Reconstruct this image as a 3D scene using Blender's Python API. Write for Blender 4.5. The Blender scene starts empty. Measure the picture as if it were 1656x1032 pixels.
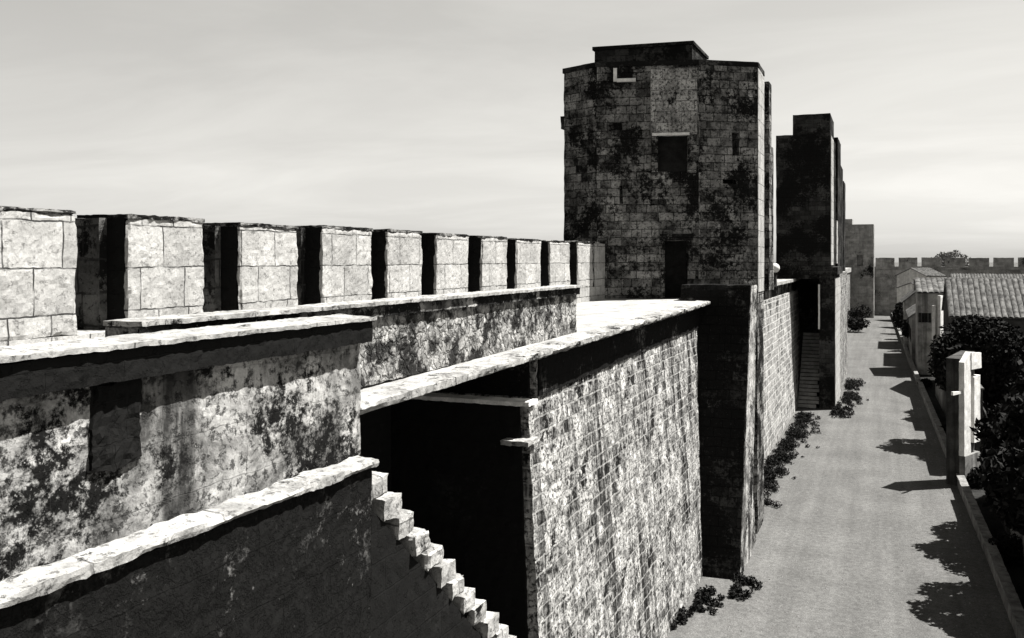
import bpy, bmesh, math, random
from mathutils import Vector, Matrix, noise
R = math.radians
random.seed(7)

# ------------------------------------------------------------------ scene / calibration
S = bpy.context.scene
COL = S.collection
EYE = 11.0                                   # camera height over the street (m)
F = 1500.0; CX = 828.0; HZ = 420.0           # focal length and horizon, in photograph pixels
TH = math.atan2(1435.0 - CX, F)              # the rampart runs along +Y; the camera is turned left of it
CT, ST = math.cos(TH), math.sin(TH)
def ratio(px):
    t = (px - CX) / F
    return (t * CT - ST) / (CT + t * ST)     # X / Y of anything seen in that image column
def on_y(px, Y): return ratio(px) * Y        # X where a column meets a cross plane
def on_x(px, X): return X / ratio(px)        # Y where a column meets a plane along the rampart
def depth(X, Y): return -X * ST + Y * CT
def zz(py, X, Y): return EYE - (py - HZ) * depth(X, Y) / F
Z = lambda rel: EYE + rel                    # height given relative to the eye

# ------------------------------------------------------------------ materials
def nd(nt, t, **kw):
    n = nt.nodes.new(t)
    for k, v in kw.items(): setattr(n, k, v)
    return n
def mathn(nt, op, a, b=None, clamp=False):
    n = nd(nt, 'ShaderNodeMath', operation=op, use_clamp=clamp)
    for i, v in enumerate((a, b)):
        if v is None: continue
        if isinstance(v, (int, float)): n.inputs[i].default_value = v
        else: nt.links.new(v, n.inputs[i])
    return n.outputs[0]
def maprange(nt, v, a, b, c=0.0, d=1.0):
    n = nd(nt, 'ShaderNodeMapRange'); n.clamp = True
    nt.links.new(v, n.inputs[0])
    for i, x in enumerate((a, b, c, d)): n.inputs[i + 1].default_value = x
    return n.outputs[0]
def mixf(nt, f, a, b):
    n = nd(nt, 'ShaderNodeMix', data_type='FLOAT')
    for i, v in ((0, f), (2, a), (3, b)):
        if isinstance(v, (int, float)): n.inputs[i].default_value = v
        else: nt.links.new(v, n.inputs[i])
    return n.outputs[0]
def noi(nt, vec, scale, detail=6, rough=.6, dist=0.0):
    n = nd(nt, 'ShaderNodeTexNoise'); n.inputs['Scale'].default_value = scale
    n.inputs['Detail'].default_value = detail; n.inputs['Roughness'].default_value = rough
    n.inputs['Distortion'].default_value = dist
    nt.links.new(vec, n.inputs['Vector'])
    return n.outputs[0]
def scalev(nt, vec, s):
    n = nd(nt, 'ShaderNodeVectorMath', operation='MULTIPLY'); nt.links.new(vec, n.inputs[0])
    n.inputs[1].default_value = s
    return n.outputs[0]
def base(name):
    m = bpy.data.materials.new(name); m.use_nodes = True
    nt = m.node_tree; b = nt.nodes['Principled BSDF']
    b.inputs['Roughness'].default_value = .95
    b.inputs['Specular IOR Level'].default_value = .02
    return m, nt, b
TINT = (1.0, .985, .95)
def finish(nt, b, val, height=None, bump=.5, bdist=.03):
    c = nd(nt, 'ShaderNodeCombineColor')
    for i in range(3): nt.links.new(mathn(nt, 'MULTIPLY', val, TINT[i]), c.inputs[i])
    nt.links.new(c.outputs[0], b.inputs['Base Color'])
    if height is not None:
        bp = nd(nt, 'ShaderNodeBump'); bp.inputs['Strength'].default_value = bump
        bp.inputs['Distance'].default_value = bdist
        nt.links.new(height, bp.inputs['Height']); nt.links.new(bp.outputs[0], b.inputs['Normal'])
def uvvec(nt):
    tc = nd(nt, 'ShaderNodeTexCoord'); oi = nd(nt, 'ShaderNodeObjectInfo')
    off = nd(nt, 'ShaderNodeCombineXYZ')
    nt.links.new(mathn(nt, 'MULTIPLY', oi.outputs['Random'], 37.0), off.inputs[2])
    ad = nd(nt, 'ShaderNodeVectorMath', operation='ADD')
    nt.links.new(tc.outputs['UV'], ad.inputs[0]); nt.links.new(off.outputs[0], ad.inputs[1])
    return tc.outputs['UV'], ad.outputs[0]

def stone(name, light=.36, dark=.12, bw=.62, bh=.3, joint=.018, jcol=.05, jamt=.8, var=.5, wob=.05,
          mott=(2.2, .38, .62), pits=.5, streak=0.0, crust=0.0, cscale=1.1, bump=.7, bdist=.04, gap=True, pthr=(.36, .43), sfreq=(2.6, .22), fleck=.64):
    m, nt, b = base(name)
    uv, v3 = uvvec(nt)
    wn = nd(nt, 'ShaderNodeTexNoise'); wn.inputs['Scale'].default_value = 2.3; nt.links.new(v3, wn.inputs['Vector'])
    wv = nd(nt, 'ShaderNodeVectorMath', operation='SUBTRACT'); nt.links.new(wn.outputs['Color'], wv.inputs[0]); wv.inputs[1].default_value = (.5, .5, .5)
    ws = scalev(nt, wv.outputs[0], (wob, wob, 0))
    wa = nd(nt, 'ShaderNodeVectorMath', operation='ADD'); nt.links.new(uv, wa.inputs[0]); nt.links.new(ws, wa.inputs[1])
    br = nd(nt, 'ShaderNodeTexBrick'); nt.links.new(wa.outputs[0], br.inputs['Vector'])
    br.inputs['Color1'].default_value = (0, 0, 0, 1); br.inputs['Color2'].default_value = (1, 1, 1, 1); br.inputs['Mortar'].default_value = (.5, .5, .5, 1)
    br.inputs['Scale'].default_value = 1; br.inputs['Mortar Size'].default_value = joint; br.inputs['Mortar Smooth'].default_value = .25
    br.inputs['Brick Width'].default_value = bw; br.inputs['Row Height'].default_value = bh; br.inputs['Bias'].default_value = 0
    br.offset = .5; br.squash = .7; br.squash_frequency = 3
    sep = nd(nt, 'ShaderNodeSeparateColor'); nt.links.new(br.outputs['Color'], sep.inputs[0])
    rnd = sep.outputs[0]; jm = br.outputs['Fac']
    big = noi(nt, v3, mott[0], 8, .68, .3)
    f = maprange(nt, big, mott[1], mott[2])
    f = mathn(nt, 'ADD', mathn(nt, 'MULTIPLY', f, 1 - var), mathn(nt, 'MULTIPLY', rnd, var), True)
    fine = noi(nt, v3, 26, 5, .7)
    val = mixf(nt, f, dark, light)
    val = mathn(nt, 'MULTIPLY', val, maprange(nt, fine, .25, .75, .72, 1.25))
    # pitted, weathered holes
    pit = noi(nt, v3, 9, 6, .75)
    pm = maprange(nt, pit, pthr[0], pthr[1], 1, 0)
    val = mixf(nt, mathn(nt, 'MULTIPLY', pm, pits), val, dark * .35)
    if streak > 0:
        st = noi(nt, scalev(nt, v3, (*sfreq, 1)), 1.0, 7, .66, .2)
        sm = maprange(nt, st, .50, .62)
        val = mixf(nt, mathn(nt, 'MULTIPLY', sm, streak), val, dark * .3)
    if crust > 0:
        cn = mathn(nt, 'ADD', mathn(nt, 'MULTIPLY', noi(nt, v3, cscale, 7, .62), .62), mathn(nt, 'MULTIPLY', noi(nt, v3, 7.5, 6, .75), .38))
        cm = maprange(nt, cn, .60 - crust * .22, .645 - crust * .22)
        fl = noi(nt, v3, 15, 4, .7)
        fm = maprange(nt, fl, fleck, fleck + .08)
        cv = mixf(nt, fm, .010, light * .7)
        val = mixf(nt, cm, val, cv)
    jn = maprange(nt, noi(nt, v3, 3.1, 4, .6), .34, .56, .15, 1)
    val = mixf(nt, mathn(nt, 'MULTIPLY', mathn(nt, 'MULTIPLY', jm, jn), jamt), val, jcol)
    h = mathn(nt, 'ADD', mathn(nt, 'MULTIPLY', big, .6), mathn(nt, 'MULTIPLY', fine, .25))
    h = mathn(nt, 'SUBTRACT', h, mathn(nt, 'MULTIPLY', pm, .3 * pits))
    h = mathn(nt, 'ADD', h, mathn(nt, 'MULTIPLY', rnd, .25))
    if gap: h = mathn(nt, 'SUBTRACT', h, mathn(nt, 'MULTIPLY', jm, .6))
    finish(nt, b, val, h, bump, bdist)
    return m

def rubble(name, light=.42, dark=.07):
    m, nt, b = base(name)
    uv, v3 = uvvec(nt)
    wn = nd(nt, 'ShaderNodeTexNoise'); wn.inputs['Scale'].default_value = 5; nt.links.new(v3, wn.inputs['Vector'])
    wv = nd(nt, 'ShaderNodeVectorMath', operation='SUBTRACT'); nt.links.new(wn.outputs['Color'], wv.inputs[0]); wv.inputs[1].default_value = (.5, .5, .5)
    wn.inputs['Detail'].default_value = 4
    wa = nd(nt, 'ShaderNodeVectorMath', operation='ADD'); nt.links.new(uv, wa.inputs[0]); nt.links.new(scalev(nt, wv.outputs[0], (.36, .36, 0)), wa.inputs[1])
    sv = scalev(nt, wa.outputs[0], (1.15, .85, 1))
    vo = nd(nt, 'ShaderNodeTexVoronoi'); vo.inputs['Scale'].default_value = 4.6; nt.links.new(sv, vo.inputs['Vector'])
    ve = nd(nt, 'ShaderNodeTexVoronoi', feature='DISTANCE_TO_EDGE'); ve.inputs['Scale'].default_value = 4.6; nt.links.new(sv, ve.inputs['Vector'])
    sep = nd(nt, 'ShaderNodeSeparateColor'); nt.links.new(vo.outputs['Color'], sep.inputs[0])
    big = noi(nt, v3, 3.0, 8, .7)
    f = mathn(nt, 'ADD', mathn(nt, 'MULTIPLY', sep.outputs[0], .45), mathn(nt, 'MULTIPLY', maprange(nt, big, .38, .62), .65), True)
    val = mixf(nt, f, dark, light)
    e = maprange(nt, ve.outputs['Distance'], .0, .14)
    val = mixf(nt, mathn(nt, 'ADD', mathn(nt, 'MULTIPLY', e, .4), .6), .05, val)
    pt = noi(nt, v3, 2.2, 9, .74)
    val = mixf(nt, maprange(nt, pt, .47, .55), val, .025)
    fine = noi(nt, v3, 24, 5, .7)
    val = mathn(nt, 'MULTIPLY', val, maprange(nt, fine, .3, .7, .7, 1.2))
    h = mathn(nt, 'ADD', mathn(nt, 'MULTIPLY', e, .8), mathn(nt, 'MULTIPLY', fine, .3))
    h = mathn(nt, 'ADD', h, mathn(nt, 'MULTIPLY', sep.outputs[1], .5))
    finish(nt, b, val, h, .9, .05)
    return m

def plain(name, lo, hi, scale=3.0, bump=.3, bdist=.01, rough=.9, streak=0.0, fine=30):
    m, nt, b = base(name); b.inputs['Roughness'].default_value = rough
    uv, v3 = uvvec(nt)
    n = noi(nt, v3, scale, 8, .68, .2)
    val = mixf(nt, maprange(nt, n, .36, .64), lo, hi)
    fi = noi(nt, v3, fine, 4, .7)
    val = mathn(nt, 'MULTIPLY', val, maprange(nt, fi, .3, .7, .8, 1.2))
    if streak:
        st = noi(nt, scalev(nt, v3, (2.2, .12, 1)), 1.0, 6, .65)
        val = mixf(nt, mathn(nt, 'MULTIPLY', maprange(nt, st, .48, .62), streak), val, lo * .35)
    finish(nt, b, val, mathn(nt, 'ADD', mathn(nt, 'MULTIPLY', n, .5), fi), bump, bdist)
    return m

def gravel(name, lo, hi):
    m, nt, b = base(name)
    tc = nd(nt, 'ShaderNodeTexCoord')
    p = tc.outputs['Object']
    n1 = noi(nt, p, .35, 7, .6, .4); n2 = noi(nt, p, 5.0, 6, .75); n3 = noi(nt, p, 22, 3, .7)
    v = mixf(nt, maprange(nt, n1, .3, .7), lo, hi)
    v = mathn(nt, 'MULTIPLY', v, maprange(nt, n2, .3, .7, .66, 1.34))
    v = mathn(nt, 'MULTIPLY', v, maprange(nt, n3, .3, .7, .55, 1.45))
    tr = noi(nt, scalev(nt, p, (1.3, .05, 1)), 1.0, 5, .6)      # faint cart tracks along the street
    v = mathn(nt, 'MULTIPLY', v, maprange(nt, tr, .35, .65, .86, 1.12))
    finish(nt, b, v, mathn(nt, 'ADD', n2, mathn(nt, 'MULTIPLY', n3, .5)), .55, .05)
    return m

def leafmat(name, a, b_):
    m, nt, b = base(name); b.inputs['Roughness'].default_value = .7
    gi = nd(nt, 'ShaderNodeNewGeometry')
    v = mixf(nt, gi.outputs['Random Per Island'], a, b_)
    finish(nt, b, v)
    return m

M = dict(
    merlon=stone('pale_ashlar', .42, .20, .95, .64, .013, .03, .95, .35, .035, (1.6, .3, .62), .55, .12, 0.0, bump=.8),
    merlon_shade=stone('shade_dark_ashlar', .16, .02, .9, .5, .02, .03, .9, .35, .09, (1.6, .35, .62), .7, .3, .55, bump=.8),  # dark ashlar, crenel shade put into its colour
    plaster=stone('weathered_limewash', .50, .10, 1.2, .55, .007, .06, .2, .1, .05, (1.3, .40, .60), .9, .97, .36, cscale=.5, bump=.9, pthr=(.39, .47), sfreq=(.8, .13)),
    course=stone('coursed_limestone', .60, .03, .52, .30, .024, .46, .55, .45, .03, (2.0, .41, .59), .9, .95, .30, cscale=.9, bump=1, bdist=.06, pthr=(.42, .49), sfreq=(1.9, .14)),
    course_pale=stone('bleached_coursed_limestone', .55, .12, .9, .42, .05, .60, .6, .4, .08, (1.2, .38, .6), .8, .75, .25, cscale=.8, bump=1, bdist=.08, pthr=(.40, .48)),
    far=stone('far_wall_stone', .40, .13, .9, .5, .014, .05, .6, .4, .04, (.5, .38, .62), .5, .2, .2, cscale=.3, bump=.6),
    worn=stone('worn_coping_stone', .38, .13, 1.35, 4.0, .012, .06, .8, .3, .05, (2.4, .36, .6), .7, 0, .25, cscale=1.6, bump=.9),
    tower=stone('tower_masonry', .36, .006, .58, .33, .016, .006, .95, .5, .035, (1.6, .44, .62), .85, .3, .5, cscale=.6, bump=1, pthr=(.39, .47)),
    tower_pale=stone('box_masonry', .55, .09, .5, .42, .014, .03, .7, .4, .04, (1.6, .38, .6), .9, .3, .2, bump=.7, pthr=(.42, .5)),
    tower_dark=stone('dark_masonry', .09, .012, .6, .34, .014, .012, .8, .5, .04, (.9, .40, .68), .6, .3, .6, cscale=.5, bump=.8),  # dark stone with blacker random patches
    coping=stone('coping_stone', .40, .17, 1.35, 4.0, .012, .05, .8, .3, .05, (3.0, .38, .6), .7, 0, .12, cscale=1.8, bump=.9),
    crust=stone('lichen_black_stone', .34, .03, .8, .35, .010, .015, .5, .25, .04, (1.2, .44, .62), .8, .35, .62, cscale=.75, bump=.9),
    crust_shade=stone('crust_and_shade_stone', .20, .006, 1.1, .5, .008, .006, .4, .15, .04, (1.1, .48, .66), .9, .85, .9, cscale=.62, bump=.9, pthr=(.44, .52), fleck=.68),  # dark crust on stair parapet, painted shade on cornice band and end wall
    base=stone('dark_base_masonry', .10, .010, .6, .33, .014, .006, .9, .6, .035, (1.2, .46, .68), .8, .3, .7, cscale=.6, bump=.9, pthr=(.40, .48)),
    black=stone('black_stone_and_shade', .028, .005, .8, .35, .012, .012, .6, .4, .04, (1.2, .42, .66), .6, .3, .9, cscale=.8, bump=.9),  # plain black stone; also paints shade on ends, bands and recess
    rubble=rubble('rubble_masonry'),
    floor=plain('worn_paving', .20, .36, 1.6, .5, .03),
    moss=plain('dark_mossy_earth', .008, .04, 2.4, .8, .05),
    white=plain('white_lime_paint', .55, .80, 2.0, .3, .02, streak=.25),
    lime=plain('grey_limewash', .16, .46, .9, .3, .02, streak=.7),
    limed=plain('dull_limewash', .10, .26, .9, .3, .02, streak=.6),
    render_dark=plain('dark_render', .03, .09, .8, .3, .02, streak=.6),
    tile=plain('clay_tile', .03, .16, 1.7, .4, .02, streak=.4),
    wood=plain('old_wood', .02, .06, 3, .4, .01, streak=.4),
    void=plain('dark_interior', .01, .02, 3, .1, .01),
    glass=plain('dark_pane', .015, .03, 3, .0, .01, rough=.15),
    metal=plain('grey_metal', .12, .2, 3, .1, .01, rough=.5),
    kerb=plain('kerb_stone', .10, .24, 2.5, .5, .03),
    street=gravel('pale_gravel', .082, .112),
    soil=gravel('garden_soil', .012, .04),
    field=gravel('dry_ground', .07, .12),
    leaf=leafmat('dark_leaves', .006, .024),
    leaf_hazed=leafmat('hazed_far_leaves', .12, .2),  # leaves paled to stand in for distance haze
    dry=leafmat('dry_weeds', .02, .09),
    bark=plain('bark', .03, .09, 6, .8, .02),
)

# ------------------------------------------------------------------ mesh builder
class MB:
    def __init__(s):
        s.bm = bmesh.new(); s.uv = s.bm.loops.layers.uv.new('UVMap')
    def face(s, pts, smooth=False):
        vs = [s.bm.verts.new(p) for p in pts]
        f = s.bm.faces.new(vs); f.smooth = smooth
        s._uv(f); return f
    def _uv(s, f, n=None):
        if n is None:
            f.normal_update(); n = f.normal
        if abs(n.z) > .7:
            for l in f.loops: l[s.uv].uv = (l.vert.co.y, l.vert.co.x)
        else:
            t = Vector((-n.y, n.x, 0)); t = t.normalized() if t.length > 1e-6 else Vector((1, 0, 0))
            for l in f.loops: l[s.uv].uv = (l.vert.co.dot(t), l.vert.co.z)
    def quad(s, a, b, c, d, cell=.3):
        a, b, c, d = map(Vector, (a, b, c, d))
        nu = max(1, math.ceil(max((b - a).length, (c - d).length) / cell - 1e-6))
        nv = max(1, math.ceil(max((d - a).length, (c - b).length) / cell - 1e-6))
        n = (b - a).cross(d - a)
        if n.length < 1e-9: n = (c - b).cross(d - c)
        n.normalize()
        g = []
        for j in range(nv + 1):
            v = j / nv; p = a.lerp(d, v); q = b.lerp(c, v)
            g.append([s.bm.verts.new(p.lerp(q, i / nu)) for i in range(nu + 1)])
        for j in range(nv):
            for i in range(nu):
                f = s.bm.faces.new((g[j][i], g[j][i + 1], g[j + 1][i + 1], g[j + 1][i]))
                s._uv(f, n)
    def hexa(s, p, cell=.3, skip=''):
        """p: 8 corners, bottom four counter-clockwise from above, then the top four"""
        if 'b' not in skip: s.quad(p[3], p[2], p[1], p[0], cell)
        if 't' not in skip: s.quad(p[4], p[5], p[6], p[7], cell)
        for k in range(4):
            if str(k) in skip: continue
            k2 = (k + 1) % 4
            s.quad(p[k], p[k2], p[4 + k2], p[4 + k], cell)
    def box(s, x0, x1, y0, y1, z0, z1, cell=.3, skip=''):
        s.hexa([(x0, y0, z0), (x1, y0, z0), (x1, y1, z0), (x0, y1, z0),
                (x0, y0, z1), (x1, y0, z1), (x1, y1, z1), (x0, y1, z1)], cell, skip)
    def obox(s, c, ang, sx, sy, z0, z1, cell=.3):
        ca, sa = math.cos(ang), math.sin(ang)
        q = [(c[0] + ca * dx - sa * dy, c[1] + sa * dx + ca * dy) for dx, dy in
             ((-sx / 2, -sy / 2), (sx / 2, -sy / 2), (sx / 2, sy / 2), (-sx / 2, sy / 2))]
        s.hexa([(x, y, z0) for x, y in q] + [(x, y, z1) for x, y in q], cell)
    def prism(s, poly, z0, z1, cell=.4, holes=(), cap=True):
        """upright prism over a CCW polygon; holes: (edge, u0, u1, za, zb, depth) recesses in its side walls"""
        n = len(poly)
        for k in range(n):
            a = Vector((*poly[k], 0)); b = Vector((*poly[(k + 1) % n], 0))
            s.wall(a, b, z0, z1, cell, [h[1:] for h in holes if h[0] == k])
        if cap:
            s.face([(x, y, z1) for x, y in poly])
    def wall(s, a, b, z0, z1, cell, holes=()):
        L = (b - a).length; t = (b - a) / L; inn = Vector((-t.y, t.x, 0))
        us = sorted({0, L, *[h[0] for h in holes], *[h[1] for h in holes]})
        zs = sorted({z0, z1, *[h[2] for h in holes], *[h[3] for h in holes]})
        P = lambda u, z, d=0: a + t * u + inn * d + Vector((0, 0, z))
        for i in range(len(us) - 1):
            for j in range(len(zs) - 1):
                um = (us[i] + us[i + 1]) / 2; zm = (zs[j] + zs[j + 1]) / 2
                if any(h[0] < um < h[1] and h[2] < zm < h[3] for h in holes): continue
                s.quad(P(us[i], zs[j]), P(us[i + 1], zs[j]), P(us[i + 1], zs[j + 1]), P(us[i], zs[j + 1]), cell)
        for u0, u1, za, zb, d in holes:
            s.quad(P(u0, za), P(u0, za, d), P(u0, zb, d), P(u0, zb), cell)
            s.quad(P(u1, za, d), P(u1, za), P(u1, zb), P(u1, zb, d), cell)
            s.quad(P(u0, za), P(u1, za), P(u1, za, d), P(u0, za, d), cell)
            s.quad(P(u0, zb, d), P(u1, zb, d), P(u1, zb), P(u0, zb), cell)
            s.quad(P(u0, za, d), P(u1, za, d), P(u1, zb, d), P(u0, zb, d), cell)
    def tube(s, pts, rads, seg=8):
        rings = []
        for i, p in enumerate(pts):
            p = Vector(p)
            d = (Vector(pts[min(i + 1, len(pts) - 1)]) - Vector(pts[max(i - 1, 0)])).normalized()
            x = d.orthogonal().normalized(); y = d.cross(x)
            rings.append([s.bm.verts.new(p + (x * math.cos(k * 2 * math.pi / seg) + y * math.sin(k * 2 * math.pi / seg)) * rads[i]) for k in range(seg)])
        for r0, r1 in zip(rings, rings[1:]):
            for k in range(seg):
                f = s.bm.faces.new((r0[k], r0[(k + 1) % seg], r1[(k + 1) % seg], r1[k])); f.smooth = True; s._uv(f)
        for r in (rings[0], rings[-1]):
            s._uv(s.bm.faces.new(r))
    def rough(s, amp=.02, scale=3.0, erode=0.0, weld=True):
        if weld: bmesh.ops.remove_doubles(s.bm, verts=s.bm.verts, dist=1e-4)
        o = Vector((random.random() * 50, random.random() * 50, random.random() * 50))
        if erode:                                # chipped, rounded arrises
            sharp = set()
            for e in s.bm.edges:
                if len(e.link_faces) == 2 and e.calc_face_angle(0) > .9: sharp.update(e.verts)
            s.bm.normal_update()
            for v in sharp:
                k = max(0, noise.noise(v.co * 1.7 + o) + .15) + .8 * max(0, noise.noise(v.co * 5 + o) - .1)
                v.co -= v.normal * erode * k
        for v in s.bm.verts:
            q = v.co * scale + o
            v.co += (.5 * noise.noise_vector(q) + .45 * noise.noise_vector(q * 2.7) + .45 * noise.noise_vector(q * 6.1)) * amp
        return s
    def build(s, name, mat, parent=None, loc=None):
        me = bpy.data.meshes.new(name)
        s.bm.normal_update()
        if loc is not None:
            for v in s.bm.verts: v.co -= Vector(loc)
        s.bm.to_mesh(me); s.bm.free()
        me.materials.append(mat)
        o = bpy.data.objects.new(name, me); COL.objects.link(o)
        if parent is not None: o.parent = parent
        if loc is not None: o.location = loc
        return o
def empty(name, loc, label=None, cat=None, group=None):
    o = bpy.data.objects.new(name, None); COL.objects.link(o); o.location = loc
    o.empty_display_size = .3
    tag(o, label, cat, group); return o
def tag(o, label=None, cat=None, group=None, kind=None):
    if label: o['label'] = label
    if cat: o['category'] = cat
    if group: o['group'] = group
    if kind: o['kind'] = kind
    return o
def part(mb, name, mat, root, label=None):
    """a mesh modelled in world coordinates, hung under its thing"""
    o = mb.build(name, mat)
    for v in o.data.vertices: v.co -= root.location
    o.parent = root
    if label: o['label'] = label
    return o

# ------------------------------------------------------------------ ground
mb = MB(); mb.face([(-3000, -500, -.02), (3000, -500, -.02), (3000, 4000, -.02), (-3000, 4000, -.02)])
tag(mb.build('ground', M['field']), kind='structure')
RAIL = [(3.6, 8), (3.55, 24), (3.40, 37), (2.95, 60), (2.1, 106), (1.5, 150), (.75, 197)]
def rail_x(y):
    for (xa, ya), (xb, yb) in zip(RAIL, RAIL[1:]):
        if y <= yb: return xa + (xb - xa) * (y - ya) / (yb - ya)
    return RAIL[-1][0]
mb = MB()
for (xa, ya), (xb, yb) in zip(RAIL, RAIL[1:]):
    mb.quad((-6.9, ya, 0), (xa, ya, 0), (xb, yb, 0), (-6.9, yb, 0), 4)
mb.quad((-6.9, -20, 0), (3.6, -20, 0), (3.6, 8, 0), (-6.9, 8, 0), 4)
mb.rough(0)
tag(mb.build('street', M['street']), kind='structure')
mb = MB()
for (xa, ya), (xb, yb) in zip(RAIL, RAIL[1:]):
    mb.quad((xa + .1, ya, .004), (60, ya, .004), (60, yb, .004), (xb + .1, yb, .004), 12)
tag(mb.build('garden_ground', M['soil']), kind='structure')

# ------------------------------------------------------------------ outer crenellated parapet
XM, WM = -10.5, 1.0
root = empty('crenellated_wall', (XM, 14, 0), 'long pale crenellated parapet of big stone blocks on the outer edge of the rampart, left', 'wall')
mb = MB(); mb.box(XM - WM, XM, -6, 36.4, 0, Z(-1.05), .35); mb.rough(.02, 1.5); part(mb, 'wall', M['merlon'], root)
left_px = [207, 388, 522, 627, 706, 780, 836, 890, 935]
starts = [on_x(p, XM) for p in left_px]
ends = [on_x(p, XM) for p in (330, 482, 602, 683, 758, 820, 875, 922, 959)]
mer = [(s, e) for s, e in zip(starts, ends)] + [(34.55, 36.1)]
y = starts[0]
for k in range(5): mer.append((y - 2.6 * (k + 1) - .04, y - 2.6 * (k + 1) + 1.66))
mer.sort()
for (a, b) in mer:
    zt = Z(.62 + random.uniform(-.035, .02))
    mb = MB()
    c = .09
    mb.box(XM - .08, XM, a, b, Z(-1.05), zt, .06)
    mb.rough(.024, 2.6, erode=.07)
    m4 = MB(); m4.box(XM - .42, XM - .075, a + .006, b - .006, Z(-1.05), zt - .004, .12); m4.rough(.012, 2.6); part(m4, 'merlon_shade_body', M['black'], root)  # black body paints shade on the merlon ends
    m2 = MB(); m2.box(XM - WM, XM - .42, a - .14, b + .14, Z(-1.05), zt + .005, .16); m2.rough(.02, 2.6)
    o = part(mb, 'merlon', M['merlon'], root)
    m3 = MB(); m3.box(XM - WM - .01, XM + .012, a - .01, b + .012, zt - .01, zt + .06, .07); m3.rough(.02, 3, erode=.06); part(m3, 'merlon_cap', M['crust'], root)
    part(m2, 'merlon_outer_leaf', M['merlon_shade'], root)  # dark stone paints shade inside the crenels

# ------------------------------------------------------------------ walkways
mb = MB()
mb.box(-10.5, -6.4, -6, 9.6, Z(-2.2), Z(-1.80), .5)
mb.rough(.01, 1.2)
tag(mb.build('path', M['floor']), kind='structure')
# terrace behind the cornice, up to the tower door
E0 = Vector((-6.15, 9.7, Z(-1.83))); E1 = Vector((-6.15, 35.9, Z(-1.53)))
def edge(y, dx=0, dz=0):
    f = (y - E0.y) / (E1.y - E0.y); p = E0.lerp(E1, f); return Vector((p.x + dx, p.y, p.z + dz))
def tz(y): return edge(y).z - .03
mb = MB()
mb.hexa([(-10.5, 9.62, tz(9.62) - .25), (-6.6, 9.62, tz(9.62) - .25), (-6.6, 37, tz(37) - .25), (-10.5, 37, tz(37) - .25),
         (-10.5, 9.62, tz(9.62)), (-6.6, 9.62, tz(9.62)), (-6.6, 37, tz(37)), (-10.5, 37, tz(37))], .25)
mb.rough(.015, 1.4)
tag(mb.build('terrace', M['floor']), kind='structure')

# ------------------------------------------------------------------ rubble parapet of the upper walk (middle distance)
root = empty('rubble_parapet', (-6.9, 15, Z(-1.7)), 'long low rubble wall with flat coping, between the near parapet and the crenellations', 'wall')
XB = -6.9
Y0, Y1 = on_x(208, XB), on_x(931, XB)
zb_ = zz(461, XB, Y1)
mb = MB(); mb.box(XB - .3, XB + .02, Y0 + .05, Y1, Z(-1.80), zb_ - .1, .06); mb.rough(.03, 4.5); part(mb, 'wall', M['rubble'], root)
mb = MB(); mb.box(XB - .34, XB + .17, Y0, Y1 + .05, zb_ - .05, zb_, .06); mb.rough(.015, 3.4); part(mb, 'coping', M['coping'], root)
mb = MB(); mb.box(XB - .32, XB + .10, Y0 + .02, Y1 + .03, zb_ - .22, zb_ - .06, .06); mb.rough(.02, 3.5); part(mb, 'string_course', M['crust'], root)

# ------------------------------------------------------------------ near parapet
root = empty('near_parapet', (-6, 5, 0), 'stained pale wall with thick overhanging coping in the left foreground above the ramp', 'wall')
YC = on_x(583, -6.1)
mb = MB(); mb.box(-6.5, -6.1, -6, YC, 0, Z(-.98), .09); mb.rough(.024, 2.2); part(mb, 'wall', M['plaster'], root)
mb = MB(); ya_, yb_ = on_x(150, -6.06), on_x(232, -6.06)
mb.box(-6.12, -6.055, ya_, yb_, Z(-1.76), Z(-1.0), .05); mb.rough(.05, 3, erode=.12); part(mb, "dark_panel", M['black'], root)  # raised black panel standing for a dark patch of wall
mb = MB(); mb.box(-6.5, -5.95, -6, YC + .03, Z(-1.02), Z(-.756), .07); mb.rough(.024, 2.6); part(mb, 'string_course', M['black'], root)  # black colour deepens the coping's own shadow band
mb = MB()
p = [(-6.45, -6, Z(-.712)), (-5.9, -6, Z(-.722)), (-5.9, YC + .06, Z(-.752)), (-6.45, YC + .06, Z(-.742)),
     (-6.45, -6, Z(-.66)), (-5.9, -6, Z(-.68)), (-5.9, YC + .06, Z(-.71)), (-6.45, YC + .06, Z(-.69))]
mb.hexa(p, .05); mb.rough(.015, 3.6); part(mb, 'coping', M['coping'], root)

# ------------------------------------------------------------------ stair and its ramp wall
XD = -5.0
root = empty('stone_stair', (XD, 8.4, 0), 'worn stone stair with a sloping parapet going down beside the rampart in the foreground', 'stair')
YD = on_x(603, XD)
def zd(y): return Z(-2.02 - .012 * (y - 4.2))
mb = MB(); mb.hexa([(-5.42, -6, 0), (XD - .02, -6, 0), (XD - .02, YD, 0), (-5.42, YD, 0),
                    (-5.42, -6, zd(-6) - .102), (XD - .02, -6, zd(-6) - .102), (XD - .02, YD, zd(YD) - .102), (-5.42, YD, zd(YD) - .102)], .1)
mb.rough(.03, 1.9); part(mb, 'parapet', M['crust_shade'], root)
mb = MB(); mb.hexa([(-5.22, -6, zd(-6) - .1), (XD + .05, -6, zd(-6) - .1), (XD + .05, YD + .05, zd(YD) - .1), (-5.22, YD + .05, zd(YD) - .1),
                    (-5.22, -6, zd(-6)), (XD + .05, -6, zd(-6) - .02), (XD + .05, YD + .05, zd(YD) - .02), (-5.22, YD + .05, zd(YD))], .05)
mb.rough(.018, 3.6, erode=.05); part(mb, 'coping', M['coping'], root)
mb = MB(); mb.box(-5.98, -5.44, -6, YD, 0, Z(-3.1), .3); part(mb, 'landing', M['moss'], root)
run, rise = .345, .292
y = YD + .06; z = zd(YD) - .27
n = 0
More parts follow.
